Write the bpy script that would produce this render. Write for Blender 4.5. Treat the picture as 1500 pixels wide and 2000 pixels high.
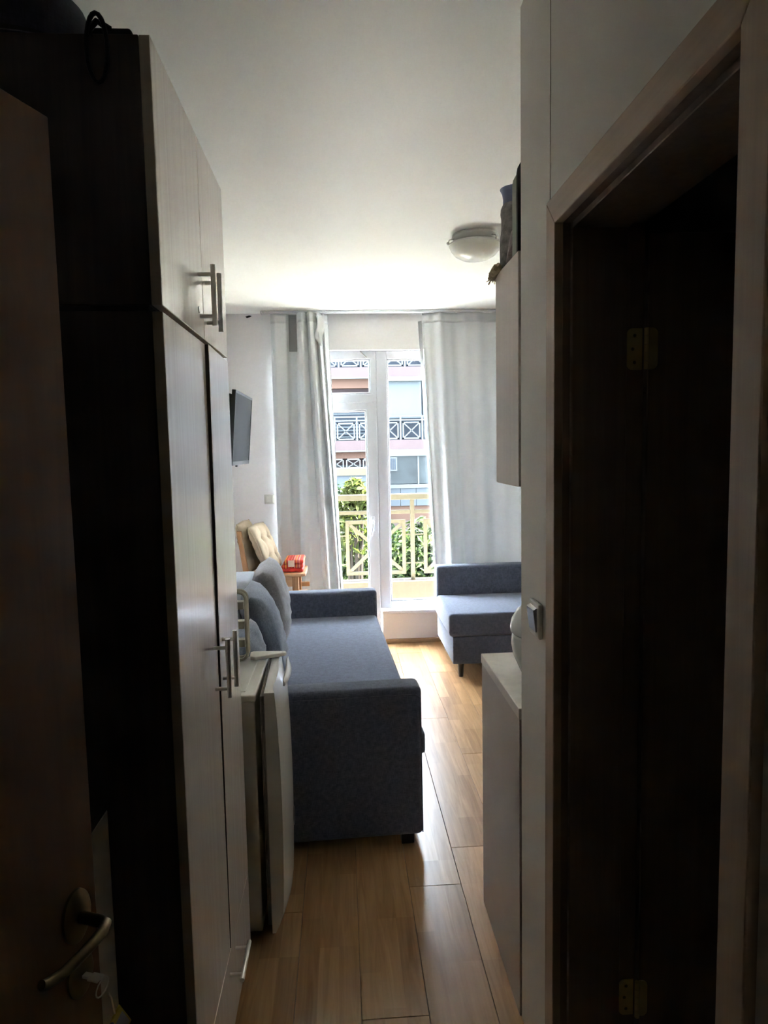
import bpy, bmesh, math, random
from mathutils import Vector, Matrix, noise
random.seed(7)
S = bpy.context.scene
for o in list(bpy.data.objects):
    bpy.data.objects.remove(o)
COL = S.collection
R = math.radians

# ------------------------------------------------------------------ camera
PITCH, YAW, ROLL, FPX = .0913, .0602, .0198, 1341.28
right = Vector((math.cos(YAW), -math.sin(YAW), 0))
up = Vector((math.sin(PITCH)*math.sin(YAW), math.sin(PITCH)*math.cos(YAW), math.cos(PITCH)))
down = -up
rs = right*math.cos(ROLL) + down*math.sin(ROLL)
ds = right*-math.sin(ROLL) + down*math.cos(ROLL)
fw = ds.cross(rs) * -1
cam_d = bpy.data.cameras.new('camera')
cam_d.sensor_fit = 'VERTICAL'; cam_d.sensor_height = 36; cam_d.lens = 36*FPX/2000
cam_d.clip_start = .02
cam = bpy.data.objects.new('camera', cam_d)
us = -ds
bk = rs.cross(us)
cam.matrix_world = Matrix(((rs.x, us.x, bk.x, 0), (rs.y, us.y, bk.y, 0), (rs.z, us.z, bk.z, 1.55), (0, 0, 0, 1)))
COL.objects.link(cam); S.camera = cam

# ------------------------------------------------------------------ sky, sun, exposure
W = bpy.data.worlds.new('sky'); S.world = W; W.use_nodes = True
bg = W.node_tree.nodes['Background']
bg.inputs[0].default_value = (.80, .90, 1.0, 1); bg.inputs[1].default_value = 19.0
sd = bpy.data.lights.new('sun', 'SUN'); sd.energy = 270; sd.angle = R(2); sd.color = (1, .95, .85)
sun = bpy.data.objects.new('sun', sd); COL.objects.link(sun)
sun.rotation_euler = Vector((.55, 0.0, 1.0)).to_track_quat('Z', 'Y').to_euler()
S.view_settings.view_transform = 'Standard'; S.view_settings.look = 'None'
S.view_settings.gamma = 1; S.view_settings.use_curve_mapping = False
S.view_settings.exposure = 2.0

# ------------------------------------------------------------------ materials
def nt(name):
    m = bpy.data.materials.new(name); m.use_nodes = True
    t = m.node_tree
    return m, t.nodes, t.links, t.nodes['Principled BSDF']
def rgb(c): return (c[0], c[1], c[2], 1)
def coords(N, L, scale=(1, 1, 1), obj=True):
    tc = N.new('ShaderNodeTexCoord'); mp = N.new('ShaderNodeMapping')
    mp.inputs['Scale'].default_value = scale
    L.new(tc.outputs['Object'], mp.inputs['Vector'])
    return mp.outputs['Vector']
def ramp(N, L, fac, c1, c2, p1=.3, p2=.7):
    r = N.new('ShaderNodeValToRGB')
    r.color_ramp.elements[0].position = p1; r.color_ramp.elements[0].color = rgb(c1)
    r.color_ramp.elements[1].position = p2; r.color_ramp.elements[1].color = rgb(c2)
    L.new(fac, r.inputs['Fac']); return r.outputs['Color']
def bump(N, L, h, b, strength=.2, dist=.002):
    n = N.new('ShaderNodeBump'); n.inputs['Strength'].default_value = strength; n.inputs['Distance'].default_value = dist
    L.new(h, n.inputs['Height']); L.new(n.outputs['Normal'], b.inputs['Normal'])
def plain(name, c, rough=.5, var=.06, scale=6, metal=0, bmp=.0, bscale=300, spec=.5, coat=0):
    m, N, L, b = nt(name)
    v = coords(N, L)
    n = N.new('ShaderNodeTexNoise'); n.inputs['Scale'].default_value = scale; n.inputs['Detail'].default_value = 4
    L.new(v, n.inputs['Vector'])
    L.new(ramp(N, L, n.outputs['Fac'], [x*(1-var) for x in c], [min(1, x*(1+var)) for x in c]), b.inputs['Base Color'])
    b.inputs['Roughness'].default_value = rough; b.inputs['Metallic'].default_value = metal
    b.inputs['Specular IOR Level'].default_value = spec; b.inputs['Coat Weight'].default_value = coat
    if bmp:
        n2 = N.new('ShaderNodeTexNoise'); n2.inputs['Scale'].default_value = bscale; n2.inputs['Detail'].default_value = 3
        L.new(v, n2.inputs['Vector']); bump(N, L, n2.outputs['Fac'], b, bmp)
    return m
def wood(name, c1, c2, stretch=(40, 40, 2), rough=.45, scale=1.0, spec=.5, bmp=.1, detail=5):
    m, N, L, b = nt(name)
    v = coords(N, L, stretch)
    n = N.new('ShaderNodeTexNoise'); n.inputs['Scale'].default_value = scale; n.inputs['Detail'].default_value = detail
    n.inputs['Roughness'].default_value = .65; n.inputs['Distortion'].default_value = .6
    L.new(v, n.inputs['Vector'])
    L.new(ramp(N, L, n.outputs['Fac'], c1, c2), b.inputs['Base Color'])
    b.inputs['Roughness'].default_value = rough; b.inputs['Specular IOR Level'].default_value = spec
    bump(N, L, n.outputs['Fac'], b, bmp, .001)
    return m
def fabric(name, c1, c2, thread=420, rough=.95, sheen=.25):
    m, N, L, b = nt(name)
    v = coords(N, L)
    fac = None
    outs = []
    for st in ((1, .12, .12), (.12, 1, .12), (.12, .12, 1)):
        mp = N.new('ShaderNodeMapping'); mp.inputs['Scale'].default_value = st; L.new(v, mp.inputs['Vector'])
        n = N.new('ShaderNodeTexNoise'); n.inputs['Scale'].default_value = thread; n.inputs['Detail'].default_value = 2
        L.new(mp.outputs['Vector'], n.inputs['Vector']); outs.append(n.outputs['Fac'])
    a = N.new('ShaderNodeMath'); a.operation = 'ADD'; L.new(outs[0], a.inputs[0]); L.new(outs[1], a.inputs[1])
    a2 = N.new('ShaderNodeMath'); a2.operation = 'ADD'; L.new(a.outputs[0], a2.inputs[0]); L.new(outs[2], a2.inputs[1])
    d = N.new('ShaderNodeMath'); d.operation = 'DIVIDE'; d.inputs[1].default_value = 3; L.new(a2.outputs[0], d.inputs[0])
    L.new(ramp(N, L, d.outputs[0], c1, c2, .40, .60), b.inputs['Base Color'])
    b.inputs['Roughness'].default_value = rough; b.inputs['Sheen Weight'].default_value = sheen
    b.inputs['Specular IOR Level'].default_value = .2
    bump(N, L, d.outputs[0], b, .35, .001)
    return m
def metal(name, c, rough=.3):
    return plain(name, c, rough, .04, 40, metal=1)
def paneglass(name, tint=(.96, .98, 1), refl=.06):
    m, N, L, b = nt(name); N.remove(b)
    t = N.new('ShaderNodeBsdfTransparent'); t.inputs[0].default_value = rgb(tint)
    g = N.new('ShaderNodeBsdfGlossy'); g.inputs['Roughness'].default_value = .02
    lw = N.new('ShaderNodeLayerWeight'); lw.inputs['Blend'].default_value = .5
    pw = N.new('ShaderNodeMath'); pw.operation = 'POWER'; pw.inputs[1].default_value = 5; L.new(lw.outputs['Facing'], pw.inputs[0])
    f = N.new('ShaderNodeMath'); f.operation = 'MULTIPLY_ADD'; f.inputs[1].default_value = .7; f.inputs[2].default_value = .02; L.new(pw.outputs[0], f.inputs[0])
    x = N.new('ShaderNodeMixShader'); L.new(f.outputs[0], x.inputs[0]); L.new(t.outputs[0], x.inputs[1]); L.new(g.outputs[0], x.inputs[2])
    L.new(x.outputs[0], N['Material Output'].inputs['Surface'])
    return m
def cloth(name, c, trans=.3, rough=.9):
    m, N, L, b = nt(name)
    v = coords(N, L)
    n = N.new('ShaderNodeTexNoise'); n.inputs['Scale'].default_value = 900; L.new(v, n.inputs['Vector'])
    L.new(ramp(N, L, n.outputs['Fac'], [x*.95 for x in c], [x*1.04 for x in c]), b.inputs['Base Color'])
    b.inputs['Roughness'].default_value = rough; b.inputs['Specular IOR Level'].default_value = .15
    tr = N.new('ShaderNodeBsdfTranslucent'); tr.inputs[0].default_value = rgb(c)
    x = N.new('ShaderNodeMixShader'); x.inputs[0].default_value = trans
    L.new(b.outputs[0], x.inputs[1]); L.new(tr.outputs[0], x.inputs[2]); L.new(x.outputs[0], N['Material Output'].inputs['Surface'])
    return m
def plank_mat():
    m, N, L, b = nt('laminate_planks')
    oi = N.new('ShaderNodeObjectInfo')
    tc = N.new('ShaderNodeTexCoord')
    # three strips per plank: brick texture rotated so that bricks run along Y
    mp = N.new('ShaderNodeMapping'); mp.inputs['Rotation'].default_value = (0, 0, R(90))
    cb = N.new('ShaderNodeCombineXYZ'); 
    mu = N.new('ShaderNodeMath'); mu.operation = 'MULTIPLY'; mu.inputs[1].default_value = 7.3
    L.new(oi.outputs['Random'], mu.inputs[0]); L.new(mu.outputs[0], cb.inputs[1])
    ad = N.new('ShaderNodeVectorMath'); ad.operation = 'ADD'
    L.new(tc.outputs['Object'], ad.inputs[0]); L.new(cb.outputs[0], ad.inputs[1])
    L.new(ad.outputs[0], mp.inputs['Vector'])
    br = N.new('ShaderNodeTexBrick'); br.offset = .37; br.offset_frequency = 3; br.squash = 1
    br.inputs['Color1'].default_value = rgb((.0, .0, .0)); br.inputs['Color2'].default_value = rgb((1, 1, 1))
    br.inputs['Mortar'].default_value = rgb((.3, .3, .3)); br.inputs['Scale'].default_value = 1
    br.inputs['Mortar Size'].default_value = .0004; br.inputs['Brick Width'].default_value = .37; br.inputs['Row Height'].default_value = .062
    L.new(mp.outputs[0], br.inputs['Vector'])
    g = N.new('ShaderNodeTexNoise'); mp2 = N.new('ShaderNodeMapping'); mp2.inputs['Scale'].default_value = (34, 2.2, 1)
    L.new(ad.outputs[0], mp2.inputs['Vector']); L.new(mp2.outputs[0], g.inputs['Vector'])
    g.inputs['Scale'].default_value = 1.3; g.inputs['Detail'].default_value = 6; g.inputs['Distortion'].default_value = 1.2
    c1 = ramp(N, L, g.outputs['Fac'], (.20, .100, .042), (.35, .195, .092), .25, .75)
    c2 = ramp(N, L, g.outputs['Fac'], (.34, .186, .082), (.49, .300, .152), .25, .75)
    mx = N.new('ShaderNodeMix'); mx.data_type = 'RGBA'
    L.new(br.outputs['Color'], mx.inputs['Factor']); L.new(c1, mx.inputs[6]); L.new(c2, mx.inputs[7])
    L.new(mx.outputs[2], b.inputs['Base Color'])
    b.inputs['Roughness'].default_value = .28; b.inputs['Specular IOR Level'].default_value = .22
    bump(N, L, g.outputs['Fac'], b, .04, .001)
    return m
def leafmat(name, c1, c2):
    m, N, L, b = nt(name)
    v = coords(N, L)
    n = N.new('ShaderNodeTexNoise'); n.inputs['Scale'].default_value = 5; n.inputs['Detail'].default_value = 3; L.new(v, n.inputs['Vector'])
    col = ramp(N, L, n.outputs['Fac'], c1, c2, .35, .65)
    L.new(col, b.inputs['Base Color']); b.inputs['Roughness'].default_value = .5; b.inputs['Specular IOR Level'].default_value = .04
    tr = N.new('ShaderNodeBsdfTranslucent'); L.new(col, tr.inputs[0])
    x = N.new('ShaderNodeMixShader'); x.inputs[0].default_value = .35
    L.new(b.outputs[0], x.inputs[1]); L.new(tr.outputs[0], x.inputs[2]); L.new(x.outputs[0], N['Material Output'].inputs['Surface'])
    return m
def stripes(name, cols, freq, axis=1, rough=.6):
    m, N, L, b = nt(name)
    v = coords(N, L, (freq, freq, freq))
    n = N.new('ShaderNodeTexNoise'); n.inputs['Scale'].default_value = 1; n.noise_dimensions = '1D'
    sp = N.new('ShaderNodeSeparateXYZ'); L.new(v, sp.inputs[0]); L.new(sp.outputs[axis], n.inputs['W'])
    r = N.new('ShaderNodeValToRGB'); r.color_ramp.interpolation = 'CONSTANT'
    el = r.color_ramp.elements
    while len(el) < len(cols): el.new(.5)
    for i, (p, c) in enumerate(cols):
        el[i].position = p; el[i].color = rgb(c)
    L.new(n.outputs['Fac'], r.inputs['Fac']); L.new(r.outputs[0], b.inputs['Base Color']); b.inputs['Roughness'].default_value = rough
    return m

M = {}
M['wall'] = plain('wall_paint', (.77, .75, .745), .75, .03, 3, bmp=.08, bscale=220, spec=.2)
M['wallwarm'] = plain('hall_paint', (.90, .84, .76), .6, .03, 3, bmp=.08, bscale=220, spec=.2)
M['ceil'] = plain('ceiling_paint', (.88, .88, .82), .45, .02, 2, bmp=.05, bscale=120, spec=.25)
M['plank'] = plank_mat()
M['joint'] = plain('floor_joint', (.16, .09, .05), .8)
M['wenge'] = wood('wenge_laminate', (.020, .011, .009), (.055, .032, .025), (35, 35, 1.2), .5)
M['birch'] = wood('pale_brushed_laminate', (.72, .63, .55), (.82, .74, .66), (90, 90, .9), .20, spec=.8, bmp=.06)
M['birchedge'] = wood('pale_laminate_edge', (.34, .27, .20), (.42, .34, .26), (60, 60, 1), .5)
M['steel'] = metal('brushed_steel', (.75, .73, .70), .30)
M['darksteel'] = metal('dark_steel', (.30, .28, .26), .35)
M['brass'] = plain('brass', (.80, .60, .25), .35, .04, 40, metal=.35)
M['bronze'] = metal('antique_bronze', (.20, .15, .085), .36)
M['doorwood'] = wood('entrance_door_veneer', (.13, .055, .022), (.20, .090, .036), (14, 14, 1.6), .45, bmp=.12)
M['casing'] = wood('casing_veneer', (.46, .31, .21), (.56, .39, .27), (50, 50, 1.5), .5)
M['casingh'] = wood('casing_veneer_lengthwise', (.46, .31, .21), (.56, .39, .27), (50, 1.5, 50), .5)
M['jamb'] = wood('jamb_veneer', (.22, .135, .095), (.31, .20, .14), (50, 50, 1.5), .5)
M['black'] = plain('black_gap', (.012, .012, .013), .7)
M['fridge'] = plain('fridge_enamel', (.66, .64, .56), .22, .02, 4, spec=.6, coat=.3)
M['fridgeside'] = plain('fridge_plastic', (.60, .57, .49), .35, .02, 4)
M['gasket'] = plain('door_gasket', (.30, .27, .22), .7)
M['sofa'] = fabric('dark_grey_weave', (.046, .053, .076), (.104, .116, .158))
M['seatfab'] = fabric('slate_blue_weave', (.048, .056, .084), (.100, .114, .160))
M['pilA'] = fabric('taupe_linen', (.135, .124, .128), (.215, .20, .20))
M['pilB'] = fabric('blue_grey_linen', (.105, .122, .160), (.185, .21, .262))
M['backfab'] = fabric('grey_weave', (.10, .10, .105), (.16, .16, .165))
M['cream'] = cloth('cream_cotton', (.42, .33, .225), .05)
M['pine'] = wood('pine', (.45, .24, .11), (.60, .36, .18), (8, 50, 50), .5)
M['pinev'] = wood('pine_upright', (.36, .17, .07), (.52, .28, .13), (50, 50, 5), .5)
M['red'] = stripes('red_striped_fleece', [(0, (.45, .02, .015)), (.36, (.62, .05, .03)), (.47, (.75, .30, .06)), (.50, (.50, .02, .015)), (.56, (.78, .62, .45)), (.585, (.35, .01, .01)), (.66, (.60, .04, .03))], 34, 0, .75)
M['redp'] = plain('red_fleece', (.50, .025, .018), .6, .3, 30)
M['creamp'] = plain('cream_print', (.75, .6, .45), .6)
M['curtain'] = cloth('curtain_cloth', (.70, .71, .71), .10)
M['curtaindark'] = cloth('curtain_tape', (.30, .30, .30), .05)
M['pvc'] = plain('white_pvc', (.66, .67, .70), .3, .01, 4)
M['glass'] = paneglass('window_glass')
M['white'] = plain('white_plastic', (.85, .83, .78), .4, .02, 4)
M['beigeplastic'] = plain('cream_plastic', (.55, .50, .38), .4, .03, 4)
M['counterpanel'] = plain('counter_laminate', (.66, .58, .52), .45, .03, 8)
M['worktop'] = plain('stone_worktop', (.86, .79, .70), .30, .06, 30)
M['cab'] = wood('cabinet_laminate', (.80, .69, .61), (.87, .76, .68), (80, 80, 1), .5, bmp=.04)
M['skirt'] = wood('oak_skirting', (.30, .19, .10), (.42, .28, .16), (2, 40, 40), .5)
M['tvblack'] = plain('tv_black_plastic', (.012, .012, .013), .35)
M['screen'] = plain('tv_screen', (.03, .031, .033), .35, .02, 2, spec=.02)
M['switch'] = plain('switch_plastic', (.62, .60, .52), .35, .02, 4)
M['rocker'] = plain('switch_rocker', (.50, .50, .50), .15, .02, 4, spec=.8, coat=.5)
M['lampbase'] = plain('lamp_white_metal', (.72, .71, .66), .4, .02, 4)
m_, N_, L_, b_ = nt('frosted_glass'); b_.inputs['Base Color'].default_value = (.86, .85, .76, 1); b_.inputs['Roughness'].default_value = .25
b_.inputs['Subsurface Weight'].default_value = .3; b_.inputs['Subsurface Radius'].default_value = (.02, .02, .015); M['frost'] = m_
M['hat'] = fabric('navy_felt', (.010, .012, .022), (.022, .026, .045), 300)
M['bag'] = fabric('black_nylon', (.006, .006, .008), (.014, .014, .018), 500)
M['vase'] = plain('vase_grey_weave', (.42, .39, .365), .8, .35, 60, bmp=.6, bscale=160)
M['vaseneck'] = plain('vase_blue_glaze', (.25, .28, .40), .35, .1, 10)
M['greenboard'] = plain('sage_board', (.34, .36, .27), .5, .06, 8)
M['pinkcloth'] = fabric('pink_cloth', (.42, .34, .33), (.56, .48, .46), 250)
M['rope'] = wood('jute_rope', (.60, .48, .32), (.75, .63, .45), (90, 90, 90), .9)
M['ivory'] = plain('ivory_enamel', (.76, .77, .70), .25, .01, 4, coat=.3)
M['yellow'] = plain('yellow_plastic', (.62, .50, .06), .35, .03, 20)
M['paper'] = plain('paper', (.60, .58, .54), .8, .03, 20)
M['shoewhite'] = plain('white_chipboard', (.80, .75, .68), .5, .03, 6)
M['bath'] = plain('bathroom_tile', (.10, .09, .08), .5, .1, 3)
M['hallout'] = plain('landing_paint', (.20, .17, .14), .8, .05, 3)
# outdoors
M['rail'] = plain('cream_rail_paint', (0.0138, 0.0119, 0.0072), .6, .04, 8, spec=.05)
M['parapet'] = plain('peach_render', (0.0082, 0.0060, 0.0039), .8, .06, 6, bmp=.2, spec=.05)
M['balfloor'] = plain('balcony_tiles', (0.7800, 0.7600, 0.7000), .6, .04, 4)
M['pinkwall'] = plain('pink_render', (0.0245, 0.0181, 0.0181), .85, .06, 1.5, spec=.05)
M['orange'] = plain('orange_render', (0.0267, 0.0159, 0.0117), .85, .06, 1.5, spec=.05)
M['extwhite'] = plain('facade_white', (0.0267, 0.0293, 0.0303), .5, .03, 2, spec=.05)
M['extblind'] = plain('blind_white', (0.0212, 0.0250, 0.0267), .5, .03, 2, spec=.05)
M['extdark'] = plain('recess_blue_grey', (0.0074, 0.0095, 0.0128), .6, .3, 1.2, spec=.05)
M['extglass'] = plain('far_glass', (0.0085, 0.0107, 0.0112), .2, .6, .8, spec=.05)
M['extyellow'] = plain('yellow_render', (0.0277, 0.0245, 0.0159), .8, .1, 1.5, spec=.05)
M['extgrey_shade'] = plain('grey_panel_and_shade', (0.0181, 0.0212, 0.0245), .5, .06, 2, spec=.05)  # grey-white bay panels; on the yellow building it stands for shadow
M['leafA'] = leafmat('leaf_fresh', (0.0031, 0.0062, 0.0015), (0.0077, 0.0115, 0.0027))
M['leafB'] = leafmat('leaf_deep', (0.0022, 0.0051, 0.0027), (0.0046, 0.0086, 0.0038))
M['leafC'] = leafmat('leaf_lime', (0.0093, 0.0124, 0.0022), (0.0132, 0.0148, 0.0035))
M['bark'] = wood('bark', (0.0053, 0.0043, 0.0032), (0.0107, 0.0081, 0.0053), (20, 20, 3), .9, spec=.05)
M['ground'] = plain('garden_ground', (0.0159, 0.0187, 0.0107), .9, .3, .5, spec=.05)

# ------------------------------------------------------------------ mesh helpers
def box(bm, x0, x1, y0, y1, z0, z1, bev=0, seg=2):
    r = bmesh.ops.create_cube(bm, size=1)
    vs = r['verts']
    for v in vs:
        v.co = Vector(((x0+x1)/2+v.co.x*(x1-x0), (y0+y1)/2+v.co.y*(y1-y0), (z0+z1)/2+v.co.z*(z1-z0)))
    if bev:
        es = list({e for v in vs for e in v.link_edges})
        bmesh.ops.bevel(bm, geom=es, offset=bev, segments=seg, profile=.5, affect='EDGES', clamp_overlap=True)
    return bm
def B(*a, **k): return box(bmesh.new(), *a, **k)
def tube(bm, pts, r, n=10, cap=True, closed=False):
    pts = [Vector(p) for p in pts]; rings = []
    rr = r if isinstance(r, (list, tuple)) else [r]*len(pts)
    prev = None
    for i, p in enumerate(pts):
        if closed: t = pts[(i+1) % len(pts)]-pts[i-1]
        else: t = pts[min(i+1, len(pts)-1)]-pts[max(i-1, 0)]
        t.normalize()
        if prev is None:
            a = Vector((0, 0, 1)) if abs(t.z) < .9 else Vector((1, 0, 0))
            u = t.cross(a).normalized()
        else:
            u = (prev - t*prev.dot(t)).normalized()
        prev = u; w = t.cross(u)
        rings.append([bm.verts.new(p+(u*math.cos(2*math.pi*k/n)+w*math.sin(2*math.pi*k/n))*rr[i]) for k in range(n)])
    for i in range(len(rings) if closed else len(rings)-1):
        a, b = rings[i], rings[(i+1) % len(rings)]
        for k in range(n): bm.faces.new((a[k], a[(k+1) % n], b[(k+1) % n], b[k]))
    if cap and not closed:
        bm.faces.new(rings[0][::-1]); bm.faces.new(rings[-1])
    bmesh.ops.recalc_face_normals(bm, faces=bm.faces)
    return bm
def T(*a, **k): return tube(bmesh.new(), *a, **k)
def lathe(prof, c=(0, 0, 0), n=32, sx=1, sy=1, rot=0):
    bm = bmesh.new(); rings = []
    for r, z in prof:
        if r < 1e-5: rings.append([bm.verts.new((c[0], c[1], c[2]+z))])
        else: rings.append([bm.verts.new((c[0]+r*sx*math.cos(2*math.pi*k/n), c[1]+r*sy*math.sin(2*math.pi*k/n), c[2]+z)) for k in range(n)])
    for a, b in zip(rings, rings[1:]):
        for k in range(n):
            f = [a[k % len(a)], a[(k+1) % len(a)], b[(k+1) % len(b)], b[k % len(b)]]
            u = []
            for x in f:
                if x not in u: u.append(x)
            if len(u) > 2: bm.faces.new(u)
    bmesh.ops.recalc_face_normals(bm, faces=bm.faces)
    return bm
def prism(outline, axis, a0, a1, bev=0):
    """extrude a 2D outline; axis 'X','Y','Z' is the extrusion axis"""
    bm = bmesh.new()
    def p(u, v, w):
        return {'X': (w, u, v), 'Y': (u, w, v), 'Z': (u, v, w)}[axis]
    A = [bm.verts.new(p(u, v, a0)) for u, v in outline]; Bq = [bm.verts.new(p(u, v, a1)) for u, v in outline]
    n = len(A)
    bm.faces.new(A[::-1]); bm.faces.new(Bq)
    for i in range(n): bm.faces.new((A[i], A[(i+1) % n], Bq[(i+1) % n], Bq[i]))
    bmesh.ops.recalc_face_normals(bm, faces=bm.faces)
    if bev: bmesh.ops.bevel(bm, geom=list(bm.edges), offset=bev, segments=2, profile=.5, affect='EDGES', clamp_overlap=True)
    return bm
def grid(fn, nu, nv):
    bm = bmesh.new()
    V = [[bm.verts.new(fn(i/nu, j/nv)) for j in range(nv+1)] for i in range(nu+1)]
    for i in range(nu):
        for j in range(nv): bm.faces.new((V[i][j], V[i+1][j], V[i+1][j+1], V[i][j+1]))
    return bm
def thick(bm, t):
    bmesh.ops.recalc_face_normals(bm, faces=bm.faces)
    bmesh.ops.solidify(bm, geom=list(bm.faces), thickness=t); return bm
WM = {}
def wm(o): return WM.get(o.name, Matrix.Identity(4))
def mk(name, bm, mat, parent=None, smooth=False, local=False):
    """link a bmesh as one object; geometry is given in world space (or in the parent's space with local=True)"""
    me = bpy.data.meshes.new(name)
    if parent is None:
        xs = [v.co.copy() for v in bm.verts]
        lo = [min(c[i] for c in xs) for i in range(3)]; hi = [max(c[i] for c in xs) for i in range(3)]
        org = Vector(((lo[0]+hi[0])/2, (lo[1]+hi[1])/2, lo[2]))
        bmesh.ops.translate(bm, verts=bm.verts, vec=-org)
        mw = Matrix.Translation(org)
    else:
        if not local: bmesh.ops.transform(bm, matrix=wm(parent).inverted(), verts=bm.verts)
        mw = wm(parent).copy(); org = None
    bm.to_mesh(me); bm.free()
    if smooth: 
        for p in me.polygons: p.use_smooth = True
        if smooth != 'all': me.set_sharp_from_angle(angle=R(38))
    me.materials.append(M[mat] if isinstance(mat, str) else mat)
    o = bpy.data.objects.new(name, me); COL.objects.link(o)
    if parent is None: o.location = org
    else: o.parent = parent
    WM[o.name] = mw
    return o
def thing(name, label, cat, loc=(0, 0, 0), rz=0, group=None, kind=None):
    o = bpy.data.objects.new(name, None); COL.objects.link(o); o.empty_display_size = .1
    o.location = loc; o.rotation_euler = (0, 0, rz)
    WM[o.name] = Matrix.Translation(loc) @ Matrix.Rotation(rz, 4, 'Z')
    if kind: o['kind'] = kind
    if label: o['label'] = label
    if cat: o['category'] = cat
    if group: o['group'] = group
    return o
def tag(o, label, cat, group=None):
    o['label'] = label; o['category'] = cat
    if group: o['group'] = group
    return o
def struct(o, label=None, cat=None):
    o['kind'] = 'structure'
    if label: o['label'] = label
    if cat: o['category'] = cat
    return o

# ------------------------------------------------------------------ the room
XW, XE, YN, YF, H = -.85, 2.23, -1.6, 5.38, 2.592
XR, YC = .453, 1.715
fl = struct(mk('floor', B(XW, XE, YN, YF, -.06, -.009), 'joint'), 'wood-look laminate floor of long planks', 'floor')
PW, PL = .1855, 1.285
cache = {}
def plank(x0, x1, y0, y1):
    k = (round(x1-x0, 3), round(y1-y0, 3))
    if k not in cache:
        bm = B(0, k[0]-.0008, 0, k[1]-.0010, -.009, 0, bev=.0012, seg=1)
        me = bpy.data.meshes.new('plank'); bm.to_mesh(me); bm.free(); me.materials.append(M['plank']); cache[k] = me
    o = bpy.data.objects.new('plank', cache[k]); COL.objects.link(o); o.parent = fl
    o.location = Vector((x0, y0, 0)) - fl.location
offs = {0: 1.743, 1: 2.30, 2: 2.525, 3: 2.05, -1: 2.72, -2: 2.2}
i0 = math.floor((XW-.0175)/PW)
i = i0
while True:
    x0 = .0175+(i)*PW; x1 = x0+PW
    if x0 >= XE: break
    a, b = max(x0, XW), min(x1, XE)
    off = offs.get(i, 1.743+((i*.437) % 1)*PL)
    y = off - PL*math.ceil((off-YN)/PL)
    while y < YF:
        c, d = max(y, YN), min(y+PL, YF)
        if d-c > .02 and b-a > .01 and not (a > .66 and d < 1.6 and False): plank(a, b, c, d)
        y += PL
    i += 1
struct(mk('ceiling', B(XW-.12, XE+.12, YN-.12, YF+.24, H, H+.15), 'ceil'), 'pale plastered ceiling', 'ceiling')
struct(mk('wall_left', B(XW-.12, XW, YN, YF+.24, -.06, H), 'wall'), 'white left wall of the room', 'wall')
struct(mk('wall_right', B(XE, XE+.12, YC-.09, YF+.24, -.06, H), 'wall'), 'white right wall of the room', 'wall')
# far wall with the window and balcony door opening
bm = bmesh.new()
WX0, WX1, PX, WT = -.44, 1.98, .300, 2.315  # opening is widened to the right for the added window
box(bm, XW, WX0, YF, YF+.24, -.06, H); box(bm, WX1, XE, YF, YF+.24, -.06, H)
box(bm, WX0, WX1, YF, YF+.24, WT, H); box(bm, PX, WX1, YF, YF+.24, -.06, .245); box(bm, WX0, PX, YF, YF+.24, -.06, .02)
struct(mk('wall_far', bm, 'wall'), 'white far wall around the balcony window', 'wall')
# bathroom partition along the hallway, with door opening
DY0, DY1, DZ = .744, 1.409, 2.005
bm = bmesh.new()
box(bm, XR, XR+.165, YN, DY0, -.009, H); box(bm, XR, XR+.165, DY1, YC, -.009, H); box(bm, XR, XR+.165, DY0, DY1, DZ, H)
struct(mk('wall_hallway', bm, 'wallwarm'), 'warm white hallway wall around the dark doorway', 'wall')
struct(mk('wall_kitchen', B(XR+.165, XE, YC-.09, YC, -.009, H), 'wall'), 'wall behind the kitchen cabinets', 'wall')
struct(mk('trim_1', B(XR-.0012, XR+.001, 1.474, 1.4765, DZ+.06, H), 'birchedge'), 'thin vertical joint line in the hallway wall', 'trim')
struct(mk('wall_bathroom', B(1.75, 1.83, YN, YC-.09, -.009, H), 'bath'), 'dark bathroom wall', 'wall')
struct(mk('wall_back', B(XW, 1.83, YN-.12, YN, -.06, H), 'hallout'), 'landing wall behind the entrance', 'wall')
bm = bmesh.new()
box(bm, XW, -.70, .06, .20, -.009, H); box(bm, .31, XR, .06, .20, -.009, H); box(bm, -.70, .31, .06, .20, 2.06, H)
struct(mk('wall_entrance', bm, 'wallwarm'), 'entrance wall with the door opening', 'wall')
struct(mk('baseboard_far', B(PX+.02, XE, YF-.014, YF-.001, 0, .035, bev=.004), 'skirt'), 'narrow oak skirting under the window', 'baseboard')
struct(mk('trim_2', B(PX-.006, WX1, YF-.035, YF+.05, .245, .270, bev=.004), 'pvc'), 'white window sill board', 'sill')

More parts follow.
